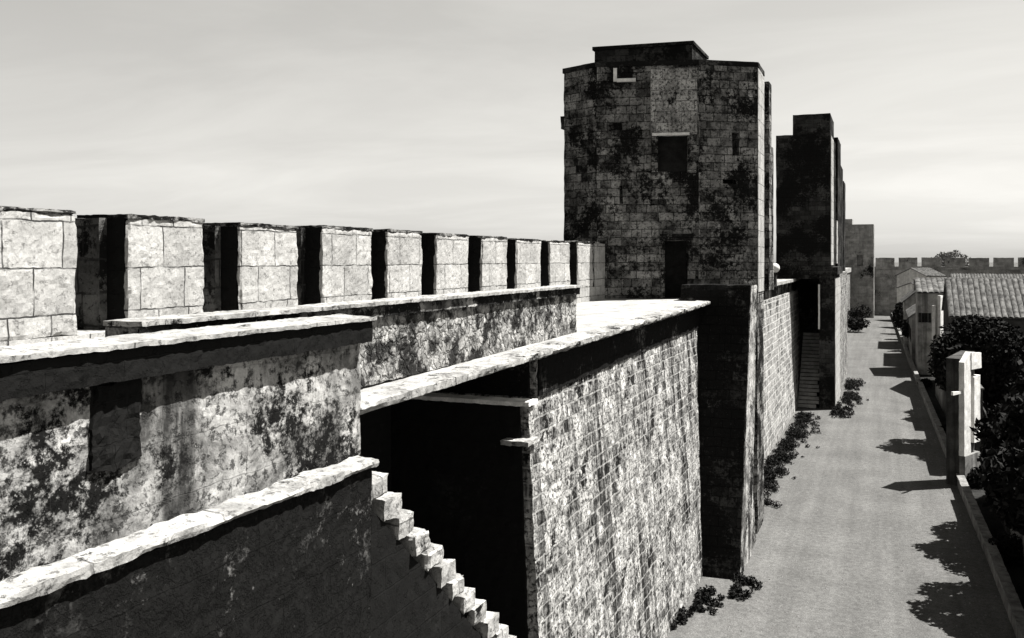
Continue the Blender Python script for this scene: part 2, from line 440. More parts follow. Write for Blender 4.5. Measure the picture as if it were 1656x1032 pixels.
while z > .25:
    mb = MB()
    j = random.uniform(-.03, .03)
    mb.box(-5.98, XD - .08 + j, y, y + run + .05, z - .24, z, .06)
    mb.rough(.02, 3.2, erode=.06)
    part(mb, 'step', M['coping'], root)
    y += run; z -= rise; n += 1
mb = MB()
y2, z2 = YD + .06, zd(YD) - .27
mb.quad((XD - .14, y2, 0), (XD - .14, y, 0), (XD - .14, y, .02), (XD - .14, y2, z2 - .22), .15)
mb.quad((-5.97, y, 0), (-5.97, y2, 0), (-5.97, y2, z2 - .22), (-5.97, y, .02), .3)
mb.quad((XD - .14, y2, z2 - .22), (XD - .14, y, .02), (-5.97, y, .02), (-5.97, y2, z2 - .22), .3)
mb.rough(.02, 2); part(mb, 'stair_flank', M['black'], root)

# ------------------------------------------------------------------ thick lit wall in the centre
root = empty('coursed_wall', (-6.3, 24, 0), 'tall sunlit wall of small coursed stones under the terrace, centre foreground', 'wall')
YR0, YR1 = 17.15, 35.4
zr = Z(-2.86); zu = Z(-2.02)
mb = MB()
mb.hexa([(-10.4, YR0 - .6, 0), (-5.95, YR0 - .6, 0), (-5.95, YR1, 0), (-10.4, YR1, 0),
         (-10.4, YR0, zr), (-6.6, YR0, zr), (-6.6, YR1, zr), (-10.4, YR1, zr)], .12, skip='t')
mb.hexa([(-10.4, YR0 + .5, zr), (-6.6, YR0 + .5, zr), (-6.6, YR1, zr), (-10.4, YR1, zr),
         (-10.4, YR0 + .5, zu), (-6.6, YR0 + .5, zu), (-6.6, YR1, zu + .2), (-10.4, YR1, zu + .2)], .12, skip='b')
mb.quad((-10.4, YR0, zr), (-6.6, YR0, zr), (-6.6, YR0 + .5, zr), (-10.4, YR0 + .5, zr), .12)
mb.rough(.035, 1.8); part(mb, 'wall', M['course'], root)
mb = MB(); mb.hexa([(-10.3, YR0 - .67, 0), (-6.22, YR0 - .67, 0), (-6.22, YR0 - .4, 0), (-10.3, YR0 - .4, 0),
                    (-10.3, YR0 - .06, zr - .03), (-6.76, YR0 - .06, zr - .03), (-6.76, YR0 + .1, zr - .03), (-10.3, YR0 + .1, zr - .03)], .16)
mb.rough(.03, 1.8); part(mb, 'end_shade_facing', M['black'], root)  # black slab paints the shade of the end face
mb = MB(); mb.box(-10.3, -6.75, YR0 + .40, YR0 + .52, zr + .08, zu, .16); mb.rough(.02, 2); part(mb, 'upper_shade_facing', M['crust_shade'], root)  # upper end face, its shade put into the dark colour
mb = MB(); mb.box(-9.3, -6.5, YR0 - .2, YR0 + .3, zr - .02, zr + .06, .07); mb.rough(.02, 3); part(mb, 'lit_ledge_lip', M['white'], root)  # white colour stands in for sun on the ledge edge
mb = MB()                                        # cornice shade painted as a frieze course under the cornice
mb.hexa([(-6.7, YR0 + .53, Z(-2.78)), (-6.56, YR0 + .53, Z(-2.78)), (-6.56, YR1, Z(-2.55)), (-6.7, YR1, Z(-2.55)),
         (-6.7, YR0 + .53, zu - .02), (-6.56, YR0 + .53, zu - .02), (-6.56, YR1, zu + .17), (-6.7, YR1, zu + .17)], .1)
mb.rough(.025, 2.4); part(mb, 'dark_band', M['crust_shade'], root)
mb = MB()                                        # cornice slab = edge of the terrace
ya, yb, ym = 9.75, 35.3, 12.9
for q0, q1, up in ((ya, ym, .02), (ym + .03, yb, 0)):
    A = [edge(q0, -.5, -.13), edge(q0, .0, -.13), edge(q1, .0, -.13), edge(q1, -.5, -.13),
         edge(q0, -.5, up), edge(q0, 0, up - .02), edge(q1, 0, -.02), edge(q1, -.5, 0)]
    mb.hexa(A, .07)
mb.rough(.018, 3.2, erode=.05); part(mb, 'cornice', M['worn'], root)
mb = MB(); mb.box(-7.0, -6.42, YR0 - .45, YR0 + .2, zr - .76, zr - .67, .07); mb.rough(.03, 3.5); part(mb, 'corbel', M['coping'], root)

# ------------------------------------------------------------------ recess wall behind the stair
root = empty('recess_wall', (-9.5, 13, 0), 'dark wall in the shaded recess behind the stone stair', 'wall')
mb = MB(); mb.box(-9.9, -9.46, YC, YR0 - .4, 0, Z(-2.15), .25); mb.rough(.02, 1.6); part(mb, 'wall', M['black'], root)  # black colour adds the shade of the recess
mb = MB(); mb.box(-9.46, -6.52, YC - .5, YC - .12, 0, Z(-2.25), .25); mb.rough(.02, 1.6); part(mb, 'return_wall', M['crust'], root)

# ------------------------------------------------------------------ great tower
TP = [(-12.44, 36.5), (-10.82, 35.8), (-6.92, 36.8), (-4.83, 38.2), (-4.83, 40.2), (-6.7, 43.5), (-6.7, 46.5), (-12.44, 46.5)]
ZT = Z(7.72)
root = empty('great_tower', (-8.6, 40, 0), 'big dark polygonal stone tower with a box turret on its roof and a dark doorway', 'tower')
e1a, e1b = Vector((*TP[1], 0)), Vector((*TP[2], 0)); L1 = (e1b - e1a).length
def u_on(a, b, px):                              # distance along a tower face seen in an image column
    t = (b - a).normalized(); r = ratio(px)
    return (a.x - r * a.y) / (r * t.y - t.x)
ud0, ud1 = u_on(e1a, e1b, 1075), u_on(e1a, e1b, 1112)
door_top = zz(389, -7.6, 36.6); floor_z = tz(36.5) + .02
e2a, e2b = Vector((*TP[2], 0)), Vector((*TP[3], 0))
us0, us1 = u_on(e2a, e2b, 1184), u_on(e2a, e2b, 1196)
holes = [(1, ud0, ud1, floor_z, door_top, .9), (2, us0, us1, zz(252, -5.6, 37.7), zz(215, -5.6, 37.7), .6)]
ug0 = u_on(e1a, e1b, 1002)
holes.append((1, ug0, ug0 + .12, zz(330, -9.9, 36), zz(300, -9.9, 36), .5))
holes.append((1, u_on(e1a, e1b, 1052), u_on(e1a, e1b, 1078), zz(332, -8.3, 36.4), zz(322, -8.3, 36.4), .4))
holes.append((2, u_on(e2a, e2b, 1168), u_on(e2a, e2b, 1192), zz(297, -5.9, 37.5), zz(290, -5.9, 37.5), .4))
mb = MB(); mb.prism(TP, 0, ZT, .22, holes); mb.rough(.035, 1.3); part(mb, 'tower_body', M['tower'], root)
t1 = (e1b - e1a).normalized(); n1 = Vector((t1.y, -t1.x, 0))
def fp(u, d, z): q = e1a + t1 * u + n1 * d; return (q.x, q.y, z)
def fbox(mb, u0, u1, d0, d1, z0, z1, cell=.15):
    mb.hexa([fp(u0, d1, z0), fp(u1, d1, z0), fp(u1, d0, z0), fp(u0, d0, z0), fp(u0, d1, z1), fp(u1, d1, z1), fp(u1, d0, z1), fp(u0, d0, z1)], cell)
mb = MB(); fbox(mb, ud0, ud1, -.86, -.78, floor_z, door_top, .3); part(mb, 'door', M['void'], root)
mb = MB(); fbox(mb, ud0 - .16, ud0 - .005, 0, .07, floor_z, door_top - .02); fbox(mb, ud1 + .005, ud1 + .14, 0, .05, door_top - .75, door_top - .02)
fbox(mb, ud0 - .2, ud1 + .2, 0, .09, door_top + .004, door_top + .26); mb.rough(.02, 3, weld=False); part(mb, 'door_frame', M['tower'], root)
# flat roof parapet band and roof turret
mb = MB()
inset = [Vector((x, y, 0)) for x, y in TP]
cen = sum(inset, Vector()) / len(inset)
pin = [(cen.x + (v.x - cen.x) * 1.012, cen.y + (v.y - cen.y) * 1.012) for v in inset]
mb.prism(pin, ZT + .004, ZT + .2, .25); mb.rough(.02, 1.6); part(mb, 'roof_band', M['tower_dark'], root)
xa, xb = on_y(965, 38.6), on_y(1117, 38.6)
zt2 = zz(76, (xa + xb) / 2, 38.6)
mb = MB(); mb.hexa([(xa, 38.3, ZT), (xb, 38.9, ZT), (xb + .05, 42, ZT), (xa, 42, ZT), (xa, 38.3, zt2 - .05), (xb, 38.9, zt2), (xb + .05, 42, zt2), (xa, 42, zt2)], .3)
mb.rough(.025, 1.4); part(mb, 'roof_turret', M['tower_dark'], root)
mb = MB(); mb.hexa([(xa - .08, 38.2, zt2 - .05), (xb + .08, 38.8, zt2 + .002), (xb + .13, 42.1, zt2 + .002), (xa - .08, 42.1, zt2 - .05),
                    (xa - .08, 38.2, zt2 + .1), (xb + .08, 38.8, zt2 + .13), (xb + .13, 42.1, zt2 + .13), (xa - .08, 42.1, zt2 + .1)], .3)
part(mb, 'turret_coping', M['tower_dark'], root)
# hanging stone box (machicolation) with open underside
u0, u1 = u_on(e1a, e1b, 1052), u_on(e1a, e1b, 1126)
zb0, zb1, zb2 = zz(278, -7.6, 36.2), zz(218, -7.6, 36.2), zz(111, -7.6, 36.2)
mb = MB(); fbox(mb, u0, u1, .002, .55, zb1, zb2, .12); mb.rough(.025, 2); part(mb, 'hanging_box', M['tower_pale'], root)
for ua, ub in ((u0 + .02, u0 + .28), (u1 - .36, u1 - .02)):
    mb = MB(); fbox(mb, ua, ub, .002, .5, zb0, zb1 - .002, .12); mb.rough(.02, 2); part(mb, 'box_bracket', M['tower'], root)
mb = MB(); fbox(mb, u0 + .06, u1 - .3, .55, .70, zb1 - .05, zb1 + .05, .08); mb.rough(.02, 4); part(mb, 'box_sill', M['white'], root)
mb = MB(); fbox(mb, u0 + .29, u1 - .37, .004, .04, zb0 + .05, zb1 - .01, .3); part(mb, 'box_opening', M['void'], root)
# pale L-shaped spout on the wall head, rubble block on the left corner
ul0, ul1 = u_on(e1a, e1b, 992), u_on(e1a, e1b, 1028)
mb = MB(); fbox(mb, ul0, ul0 + .14, .0, .16, zz(131, -9.6, 36), zz(110, -9.6, 36), .08); fbox(mb, ul0 + .143, ul1, .0, .16, zz(132, -9.6, 36), zz(127, -9.6, 36), .08)
part(mb, 'spout', M['white'], root)
mb = MB(); mb.box(-12.62, -12.3, 36.6, 36.95, zz(208, -12.4, 36.6), zz(188, -12.4, 36.6), .12); mb.rough(.03, 3); part(mb, 'corbel', M['tower_dark'], root)
mb = MB(); mb.box(-4.9, -4.80, 38.24, 40.2, Z(-1.3), ZT - .02, .2); mb.rough(.015, 2); part(mb, 'lit_side_facing', M['merlon'], root)  # pale slab paints sunlight on the tower's right side
# rear block
mb = MB()
xr = on_y(1244, 40.25)
mb.box(-6.4, xr, 40.25, 41.1, Z(-1.3), zz(132, xr, 40.3), .3); xr2 = on_y(1249, 41.15)
mb.box(-6.2, xr2, 41.15, 41.6, Z(-1.3), zz(238, xr2, 41.2), .3)
mb.rough(.025, 1.4, weld=False); part(mb, 'rear_block', M['tower'], root)
# battered base against the street
zb = zz(461, -5.6, 35.5)
mb = MB()
mb.hexa([(-7.3, 32.3, 0), (-4.72, 32.4, 0), (-4.72, 35.6, 0), (-7.3, 36.6, 0),
         (-7.3, 35.3, zb), (-4.72, 35.3, zb), (-4.72, 37.0, zb), (-7.3, 37.0, zb)], .2)
mb.rough(.04, 1.4); part(mb, 'battered_base', M['base'], root)
mb = MB(); mb.hexa([(-5.0, 32.46, .02), (-4.69, 32.46, .02), (-4.69, 35.55, .02), (-5.0, 35.55, .02), (-5.0, 35.36, zb - .02), (-4.69, 35.36, zb - .02), (-4.69, 36.9, zb - .02), (-5.0, 36.9, zb - .02)], .15)
mb.rough(.03, 2); part(mb, 'lit_side_facing', M['plaster'], root)  # paler slab brightens the sunlit side of the base
mb = MB()
mb.hexa([(-6, 35.7, 0), (-4.76, 35.7, 0), (-4.76, 37.3, 0), (-6, 37.3, 0),
         (-6, 36.4, Z(-4.3)), (-4.80, 36.4, Z(-4.3)), (-5.3, 37.3, Z(-2.6)), (-6, 37.3, Z(-2.6))], .15)
mb.rough(.03, 2); part(mb, 'buttress', M['tower'], root)

# ------------------------------------------------------------------ second wall
root = empty('courtside_wall', (-6.4, 56, 0), 'sunlit coursed wall between the great tower and the slim second tower', 'wall')
mb = MB(); mb.hexa([(-9, 37, 0), (-6.2, 37, 0), (-6.2, 77, 0), (-9, 77, 0), (-9, 37, Z(-2.4)), (-6.62, 37, Z(-2.4)), (-6.62, 77, Z(-2.4)), (-9, 77, Z(-2.4))], .25)
mb.rough(.04, 1.4); part(mb, 'wall', M['course_pale'], root)
mb = MB(); mb.box(-9, -6.75, 44, 77, Z(-2.4), Z(-1.62), .3); mb.rough(.02, 1.6); part(mb, 'dark_band', M['crust'], root)
mb = MB(); mb.box(-9, -6.35, 41, 77, Z(-1.618), Z(-1.42), .2); mb.rough(.03, 1.6); part(mb, 'cornice', M['coping'], root)
mb = MB(); mb.box(-10.8, -9.9, 46.5, 77, 0, Z(.6), .4); mb.rough(.02, 1.3); part(mb, 'outer_parapet', M['merlon'], root)
mb = MB()
zf = Z(-1.42)
xf, yf = on_y(1253, 50), 50
mb.tube([(xf, yf, zf), (xf, yf, zf + .75), (xf, yf, zf + .8)], [.11, .10, .06], 10)
mb.rough(0); o = mb.build('stone_post', M['tower_dark'], None, (xf, yf, zf)); tag(o, 'small post topped by a round pale ball on the wall walk behind the great tower', 'post')
b2 = MB()
bmesh.ops.create_icosphere(b2.bm, subdivisions=3, radius=.25, matrix=Matrix.Translation((xf, yf, zf + .98)))
for f in b2.bm.faces: f.smooth = True; b2._uv(f)
b2.rough(.01, 4); q = b2.build('ball_finial', M['white']); 
for v in q.data.vertices: v.co -= Vector((xf, yf, zf))
q.parent = o

# ------------------------------------------------------------------ second tower
root = empty('slim_tower', (-5.5, 74, 0), 'slim dark tower with stepped roof turrets, second along the rampart', 'tower')
Y2 = 72.0
x0, x1 = on_y(1255, Y2), on_y(1343, Y2)
mb = MB(); mb.box(x0, x1, Y2, 79, Z(-1.42), zz(217, -5.5, Y2), .35, skip='b')
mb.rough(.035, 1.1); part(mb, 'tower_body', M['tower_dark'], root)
mb = MB(); mb.box(x1 - .1, x1 + .06, Y2 + .08, 75.2, Z(-.4), zz(219, -3.8, Y2), .3); mb.rough(.02, 2); part(mb, 'lit_side_facing', M['merlon'], root)  # sunlit side made brighter by a pale slab
xt = on_y(1282, Y2)
mb = MB(); mb.box(xt, x1 - .02, Y2 + .02, 77, zz(217, -5.5, Y2) + .004, zz(185, -5.5, Y2), .4); mb.rough(.03, 1.2); part(mb, 'roof_turret', M['tower_dark'], root)
for pxr, yy, pt, y3 in ((1355, 80, 222, 85), (1360, 88, 268, 92), (1364.5, 95, 293, 99)):
    xx = on_y(pxr, yy)
    mb = MB(); mb.box(-8, xx, yy, y3, 0, zz(pt, xx, yy), .5); mb.rough(.03, 1.1); part(mb, 'stepped_block', M['tower_dark'], root)
xp0, xp1 = on_y(1325, Y2), on_y(1350, Y2)
mb = MB(); mb.box(xp0, xp1, Y2 - .15, 79.5, 0, zz(444, -4, Y2), .3); mb.rough(.04, 1.3); part(mb, 'pier', M['tower_dark'], root)
mb = MB(); mb.box(xp0 - .3, xp1 + .2, Y2 - .3, 80, zz(444, -4, Y2) + .003, zz(432, -4, Y2), .3); mb.rough(.03, 1.6); part(mb, 'pier_cornice', M['tower_dark'], root)
mb = MB(); mb.box(-9, xp0 - .02, 77.2, 79.5, 0, Z(-1.43), .4); mb.rough(.03, 1.3); part(mb, 'bay_wall', M['tower_dark'], root)
xs = on_y(1366, 90)
mb = MB(); mb.box(xp1 - .1, xp1 + .05, Y2 - .08, 79.4, .02, zz(450, -3.8, Y2), .3); mb.rough(.02, 2); part(mb, 'lit_side_facing', M['merlon'], root)  # pale slab paints the sunlit side of the pier
mb = MB(); mb.box(-7, xs, 79.6, 96, 0, zz(440, xs, 90), .4); mb.rough(.03, 1.2); part(mb, 'flank_block', M['course'], root)
mb = MB(); mb.box(-6.6, on_y(1354, 79), 78.2, 79.9, Z(-.3), zz(357, -3.7, 79), .3); mb.rough(.03, 1.3); part(mb, 'side_block', M['merlon'], root)
mb = MB(); xw = on_y(1324.5, Y2); mb.box(xw - .04, xw + .08, Y2 - .29, Y2 - .17, zz(532, -4.7, Y2), zz(460, -4.7, Y2), .12); mb.rough(.02, 3); part(mb, 'pale_strip', M['white'], root)  # narrow white strip down the pier front
# flight of steps in the bay
root = empty('steep_stair', (-5.6, 72, 0), 'steep flight of stone steps climbing the dark bay beside the slim tower', 'stair')
ns = 20; 
xa, xb = -6.18, xp0 - .03
for k in range(ns):
    h = 5.2 * (k + 1) / ns; yk = 71.9 + 5.2 * k / ns
    mb = MB(); w = random.uniform(-.1, .0) if k % 3 else -.2
    mb.box(xa, xb + w, yk, yk + .3, h - .22, h, .15); mb.rough(.02, 3); part(mb, 'step', M['floor'], root)
mb = MB(); 
mb.quad((xa + .02, 71.9, 0), (xb - .25, 71.9, 0), (xb - .25, 77.1, 5.0), (xa + .02, 77.1, 5.0), .4); part(mb, 'stair_bed', M['crust'], root)

# ------------------------------------------------------------------ third wall, third tower, far wall
root = empty('distant_rampart', (-6.6, 140, 0), 'distant stretch of rampart behind the slim tower', 'wall')
mb = MB(); mb.box(-9, -6.5, 97, 190, 0, Z(-2.3), .8); mb.rough(.04, 1); part(mb, 'wall', M['course'], root)
mb = MB(); mb.box(-9, -6.3, 97, 190, Z(-2.298), Z(-1.5), .8); mb.rough(.03, 1); part(mb, 'cornice', M['coping'], root)
root = empty('corner_tower', (-5.5, 192, 0), 'low broad far corner tower at the end of the rampart, with a small doorway', 'tower')
Y3 = 188.0
xa, xb = on_y(1353, Y3), on_y(1413, Y3)
du = on_y(1386, Y3) - xa
mb = MB(); mb.prism([(xa, Y3), (xb, Y3), (xb, 198), (xa, 198)], 0, zz(363, -5, Y3), .8, [(0, du, du + 1.1, Z(-1.2), Z(.9), .8)]); mb.rough(.05, .8); part(mb, 'tower_body', M['far'], root)
mb = MB(); mb.box(xa, on_y(1378, Y3), Y3 + .1, 194, zz(363, -5, Y3) + .004, zz(354, -5, Y3), .8); mb.rough(.04, .9); part(mb, 'roof_turret', M['far'], root)
root = empty('town_wall', (20, 200, 0), 'far crenellated town wall closing the end of the street', 'wall')
YF = 199.0
mb = MB(); mb.box(-9, 75, YF, YF + 2, 0, Z(-1.35), 1.2); mb.rough(.05, .7); part(mb, 'wall', M['far'], root)
mb = MB(); mb.box(xb + .1, 75, YF - .25, YF, Z(-1.9), Z(-1.35), .8); mb.rough(.04, 1); part(mb, 'string_course', M['far'], root)
gaps = [1450, 1487, 1526, 1564]
gx = [on_y(p, YF) for p in gaps]
step = (gx[-1] - gx[0]) / 3
gx = [gx[0]] + gx[1:] + [gx[-1] + step * (k + 1) for k in range(10)]
prev = xb + .2
for g in gx:
    mb = MB(); mb.box(prev, g - .38, YF, YF + .8, Z(-1.346), Z(.38 + random.uniform(-.06, .05)), .5); mb.rough(.05, .9); part(mb, 'merlon', M['far'], root)
    prev = g + .38

# ------------------------------------------------------------------ low wall along the street
root = empty('low_wall', (2.5, 70, 0), 'long thin grey low wall running along the right edge of the street', 'wall')
mb = MB(); mc = MB()
for (xa, ya), (xb, yb) in zip(RAIL, RAIL[1:]):
    mb.hexa([(xa, ya, 0), (xa + .24, ya, 0), (xb + .24, yb, 0), (xb, yb, 0), (xa, ya, .5), (xa + .24, ya, .5), (xb + .24, yb, .5), (xb, yb, .5)], .3)
    mc.hexa([(xa - .05, ya, .502), (xa + .29, ya, .502), (xb + .29, yb, .502), (xb - .05, yb, .502), (xa - .05, ya, .6), (xa + .29, ya, .6), (xb + .29, yb, .6), (xb - .05, yb, .6)], .3)
mb.rough(.02, 1.5); mc.rough(.025, 1.4)
part(mb, 'wall', M['limed'], root); part(mc, 'coping', M['kerb'], root)

# ------------------------------------------------------------------ houses
def tiles(mb, a, b, c, d, period=.42, amp=.11, th=.08):
    """corrugated clay-tile slope; a->b eave, d->c ridge"""
    a, b, c, d = map(Vector, (a, b, c, d))
    L = (b - a).length; n = (b - a).cross(d - a).normalized()
    nu = int(L / period) * 6; nv = max(2, int((d - a).length / .6))
    g = []
    for j in range(nv + 1):
        row = []
        for i in range(nu + 1):
            p = a.lerp(b, i / nu).lerp(d.lerp(c, i / nu), j / nv)
            s = abs(math.sin(math.pi * (i / 6))) ** .7
            p = p + n * (s * amp + .012 * noise.noise(p * 2.1) - .02 * (j / nv))
            row.append(mb.bm.verts.new(p))
        g.append(row)
    for j in range(nv):
        for i in range(nu):
            f = mb.bm.faces.new((g[j][i], g[j][i + 1], g[j + 1][i + 1], g[j + 1][i])); mb._uv(f)
    lo = [v - n * th for v in (a, b, c, d)]
    mb.quad(lo[3], lo[2], lo[1], lo[0], 2)
    mb.quad(lo[0], lo[1], b, a, 2); mb.quad(lo[1], lo[2], c, b, 2); mb.quad(lo[3], lo[0], a, d, 2); mb.quad(lo[2], lo[3], d, c, 2)

def house(name, label, x0, x1, y0, y1, ze, zr, wallmat, axis='x', mono=False, chimney=None, windows=(), roofmat='tile', ang=0, shutter='wood', over=.3):
    root = empty(name, ((x0 + x1) / 2, (y0 + y1) / 2, 0), label, 'house')
    hl = [(e, u, u + w, z0, z0 + h, .18) for (e, u, w, z0, h) in windows]
    poly = [(x0, y0), (x1, y0), (x1, y1), (x0, y1)]
    mb = MB(); mb.prism(poly, 0, ze, .5, hl)
    if mono:
        zf = ze; zbk = zr
        mb.face([(x0, y0, zf), (x0, y1, zbk), (x0, y1, zf)]); mb.face([(x1, y0, zf), (x1, y1, zf), (x1, y1, zbk)])
        mb.face([(x0, y1, zf), (x0, y1, zbk), (x1, y1, zbk), (x1, y1, zf)])
    elif axis == 'x':
        ymid = (y0 + y1) / 2
        mb.face([(x0, y1, ze), (x0, y0, ze), (x0, ymid, zr)]); mb.face([(x1, y0, ze), (x1, y1, ze), (x1, ymid, zr)])
    else:
        xm = (x0 + x1) / 2
        mb.face([(x0, y0, ze), (x1, y0, ze), (xm, y0, zr)]); mb.face([(x1, y1, ze), (x0, y1, ze), (xm, y1, zr)])
    part(mb, 'wall', wallmat, root)
    mb = MB(); o = over
    if mono:
        s = (zr - ze) / (y1 - y0)
        tiles(mb, (x0 - .1, y0 - o, ze - s * o + .1), (x1 + .1, y0 - o, ze - s * o + .1), (x1 + .1, y1, zr + .1), (x0 - .1, y1, zr + .1))
    elif axis == 'x':
        ymid = (y0 + y1) / 2; s = (zr - ze) / (ymid - y0)
        tiles(mb, (x0 - .15, y0 - o, ze - s * o + .1), (x1 + .15, y0 - o, ze - s * o + .1), (x1 + .15, ymid, zr + .1), (x0 - .15, ymid, zr + .1))
        tiles(mb, (x1 + .15, y1 + o, ze - s * o + .1), (x0 - .15, y1 + o, ze - s * o + .1), (x0 - .15, ymid, zr + .1), (x1 + .15, ymid, zr + .1))
    else:
        xm = (x0 + x1) / 2; s = (zr - ze) / (xm - x0)
        tiles(mb, (x0 - o, y1 + .15, ze - s * o + .1), (x0 - o, y0 - .15, ze - s * o + .1), (xm, y0 - .15, zr + .1), (xm, y1 + .15, zr + .1))
        tiles(mb, (x1 + o, y0 - .15, ze - s * o + .1), (x1 + o, y1 + .15, ze - s * o + .1), (xm, y1 + .15, zr + .1), (xm, y0 - .15, zr + .1))
    rf = part(mb, 'roof', M[roofmat], root)
    for (cx, cy, w, zb_, zt_) in (chimney or ()):
        mb = MB(); mb.box(cx - w / 2, cx + w / 2, cy - w / 2, cy + w / 2, zb_, zt_, .3); mb.box(cx - w / 2 - .07, cx + w / 2 + .07, cy - w / 2 - .07, cy + w / 2 + .07, zt_ + .003, zt_ + .12, .3)
        mb.rough(.015, 2, weld=False); c = part(mb, 'chimney', M['limed'], root)
        c.parent = rf                     # the roof sits at its thing's origin, so the offset stays
    for (e, u, w, z0, h) in windows:
        a = Vector((*poly[e], 0)); b = Vector((*poly[(e + 1) % 4], 0)); t = (b - a).normalized(); inn = Vector((-t.y, t.x, 0))
        def bx(mm, ua, ub, za, zb_, d0, d1):
            q = [a + t * ua + inn * d0, a + t * ub + inn * d0, a + t * ub + inn * d1, a + t * ua + inn * d1]
            mm.hexa([(v.x, v.y, za) for v in q] + [(v.x, v.y, zb_) for v in q], 1)
        mb = MB(); f = .06
        bx(mb, u + .004, u + f, z0 + .004, z0 + h - .004, .05, .12); bx(mb, u + w - f, u + w - .004, z0 + .004, z0 + h - .004, .05, .12)
        bx(mb, u + f + .002, u + w - f - .002, z0 + .004, z0 + f, .05, .12); bx(mb, u + f + .002, u + w - f - .002, z0 + h - f, z0 + h - .004, .05, .12)
        bx(mb, u + w / 2 - .03, u + w / 2 + .03, z0 + f + .002, z0 + h - f - .002, .055, .115)
        wn = part(mb, 'window', M[shutter], root)
        mb = MB(); bx(mb, u + f, u + w - f, z0 + f, z0 + h - f, .08, .095)
        pn = part(mb, 'pane', M['glass'], root); pn.parent = wn
        for s0, s1 in ((u - w * .5, u - .02), (u + w + .02, u + w * 1.5)):
            if z0 > 1.0:
                mb = MB(); bx(mb, s0, s1, z0, z0 + h, -.05, -.006); part(mb, 'shutter', M[shutter], root)
    if ang:
        root.rotation_euler.z = ang
    return root

house('tiled_house', 'dark house with a ribbed clay tile roof facing the viewer at the right edge', 4.75, 15.5, 83, 93.5, Z(-4.55), Z(-1.75), M['render_dark'], 'x',
      chimney=[(8.0, 89.5, .7, Z(-2.6), Z(-.7))] and (), windows=[(0, 1.6, 1.0, 3.6, 1.5), (0, 4.4, 1.0, 3.6, 1.5), (0, 7.4, 1.0, 3.6, 1.5), (0, 2.8, 1.1, .02, 2.2), (0, 5.8, 1.0, 1.05, 1.3)])
house('narrow_house', 'narrow streaked whitewashed house with a lean-to tile roof beside the dark tiled house', on_y(1484, 97), on_y(1527, 97), 97, 104, zz(474, 3.4, 97), zz(452, 3.4, 104), M['lime'], mono=True, roofmat='tile',
      windows=[(0, .35, .55, 5.0, .9)])
house('street_house', 'low grey house with ridge along the street, behind the narrow whitewashed house', 2.35, 6.2, 105, 119, Z(-5.9), Z(-4.5), M['limed'], 'y',
      windows=[(3, 3.0, .9, 2.2, 1.4), (3, 6.5, .9, 2.2, 1.4), (3, 10.0, .9, 2.2, 1.4)])
house('gabled_house', 'pale gabled house standing midway along the right side of the street', 1.95, 5.6, 125, 136, Z(-5.2), Z(-3.6), M['lime'], 'y',
      windows=[(0, 1.4, .9, 3.0, 1.3), (3, 4, .9, 2.8, 1.4)], chimney=[(3.4, 128, .6, Z(-4.0), Z(-2.6))])
house('white_house', 'small bright white house at the far end of the street', 3.3, 5.4, 160, 166, Z(-4.6), Z(-3.8), M['white'], 'x', windows=[(0, .9, .9, 3, 1.4)], ang=R(38))
house('far_white_house', 'tall white house in front of the far town wall', 3.6, 7.4, 178, 186, Z(-2.9), Z(-1.6), M['white'], 'x', windows=[(0, 1.2, .9, 5, 1.4)], ang=R(36))
house('wide_far_house', 'broad low house with pale roof before the far town wall', 9.5, 24, 160, 170, Z(-4.6), Z(-2.4), M['lime'], 'x', windows=[(0, 3, 1, 3, 1.4), (0, 8, 1, 3, 1.4)])
house('back_house', 'house with pale roof behind the dark tiled house', 5.6, 13, 118, 128, Z(-4.2), Z(-2.3), M['lime'], 'x')

def yard_wall(label, pts, h, doors):
    root = empty('yard_wall', (*pts[0], 0), label, 'wall', 'dark yard walls beside the lane')
    for k, (a, b) in enumerate(zip(pts, pts[1:])):
        a, b = Vector((*a, 0)), Vector((*b, 0)); t = (b - a).normalized(); n = Vector((t.y, -t.x, 0)) * .4; hh = h[k]
        mb = MB()
        hl = [(u, u + w, .02, z, .16) for (kk, u, w, z) in doors if kk == k]
        a2, b2 = a + n, b + n
        mb.wall(b, a, 0, hh, .3, [((b - a).length - u1, (b - a).length - u0, z0, z1, d) for u0, u1, z0, z1, d in hl])
        mb.quad(a2, b2, b2 + Vector((0, 0, hh)), a2 + Vector((0, 0, hh)), .4)
        mb.quad(a, a2, a2 + Vector((0, 0, hh)), a + Vector((0, 0, hh)), .4); mb.quad(b2, b, b + Vector((0, 0, hh)), b2 + Vector((0, 0, hh)), .4)
        mb.rough(.025, 1.5); part(mb, 'wall', M['render_dark'] if k % 2 == 0 else M['limed'], root)
        mb = MB(); e = n * .15; up = Vector((0, 0, hh + .003)); u2 = Vector((0, 0, hh + .09))
        mb.hexa([b - e + up, a - e + up, a2 + e + up, b2 + e + up, b - e + u2, a - e + u2, a2 + e + u2, b2 + e + u2][::1], .25)
        mb.rough(.02, 2); part(mb, 'coping', M['tile'], root)
        for u0, u1, z0, z1, d in hl:
            p, q = a + t * (u0 + .03) + n * .22, a + t * (u1 - .03) + n * .22
            mb = MB(); mb.hexa([q + Vector((0, 0, .03)), p + Vector((0, 0, .03)), p + n * .1 + Vector((0, 0, .03)), q + n * .1 + Vector((0, 0, .03)),
                                q + Vector((0, 0, z1 - .03)), p + Vector((0, 0, z1 - .03)), p + n * .1 + Vector((0, 0, z1 - .03)), q + n * .1 + Vector((0, 0, z1 - .03))], 1)
            part(mb, 'door', M['wood'], root)
yard_wall('long dark yard wall of uneven height beside the lane, from the white gate pier to the tiled house', [(4.15, 53.2), (4.05, 60), (3.95, 66.5), (3.75, 74), (3.6, 82.5)], (4.3, 3.5, 4.6, 3.9), [(0, 2.5, 1.0, 2.1), (2, 3.0, 1.1, 2.2)])
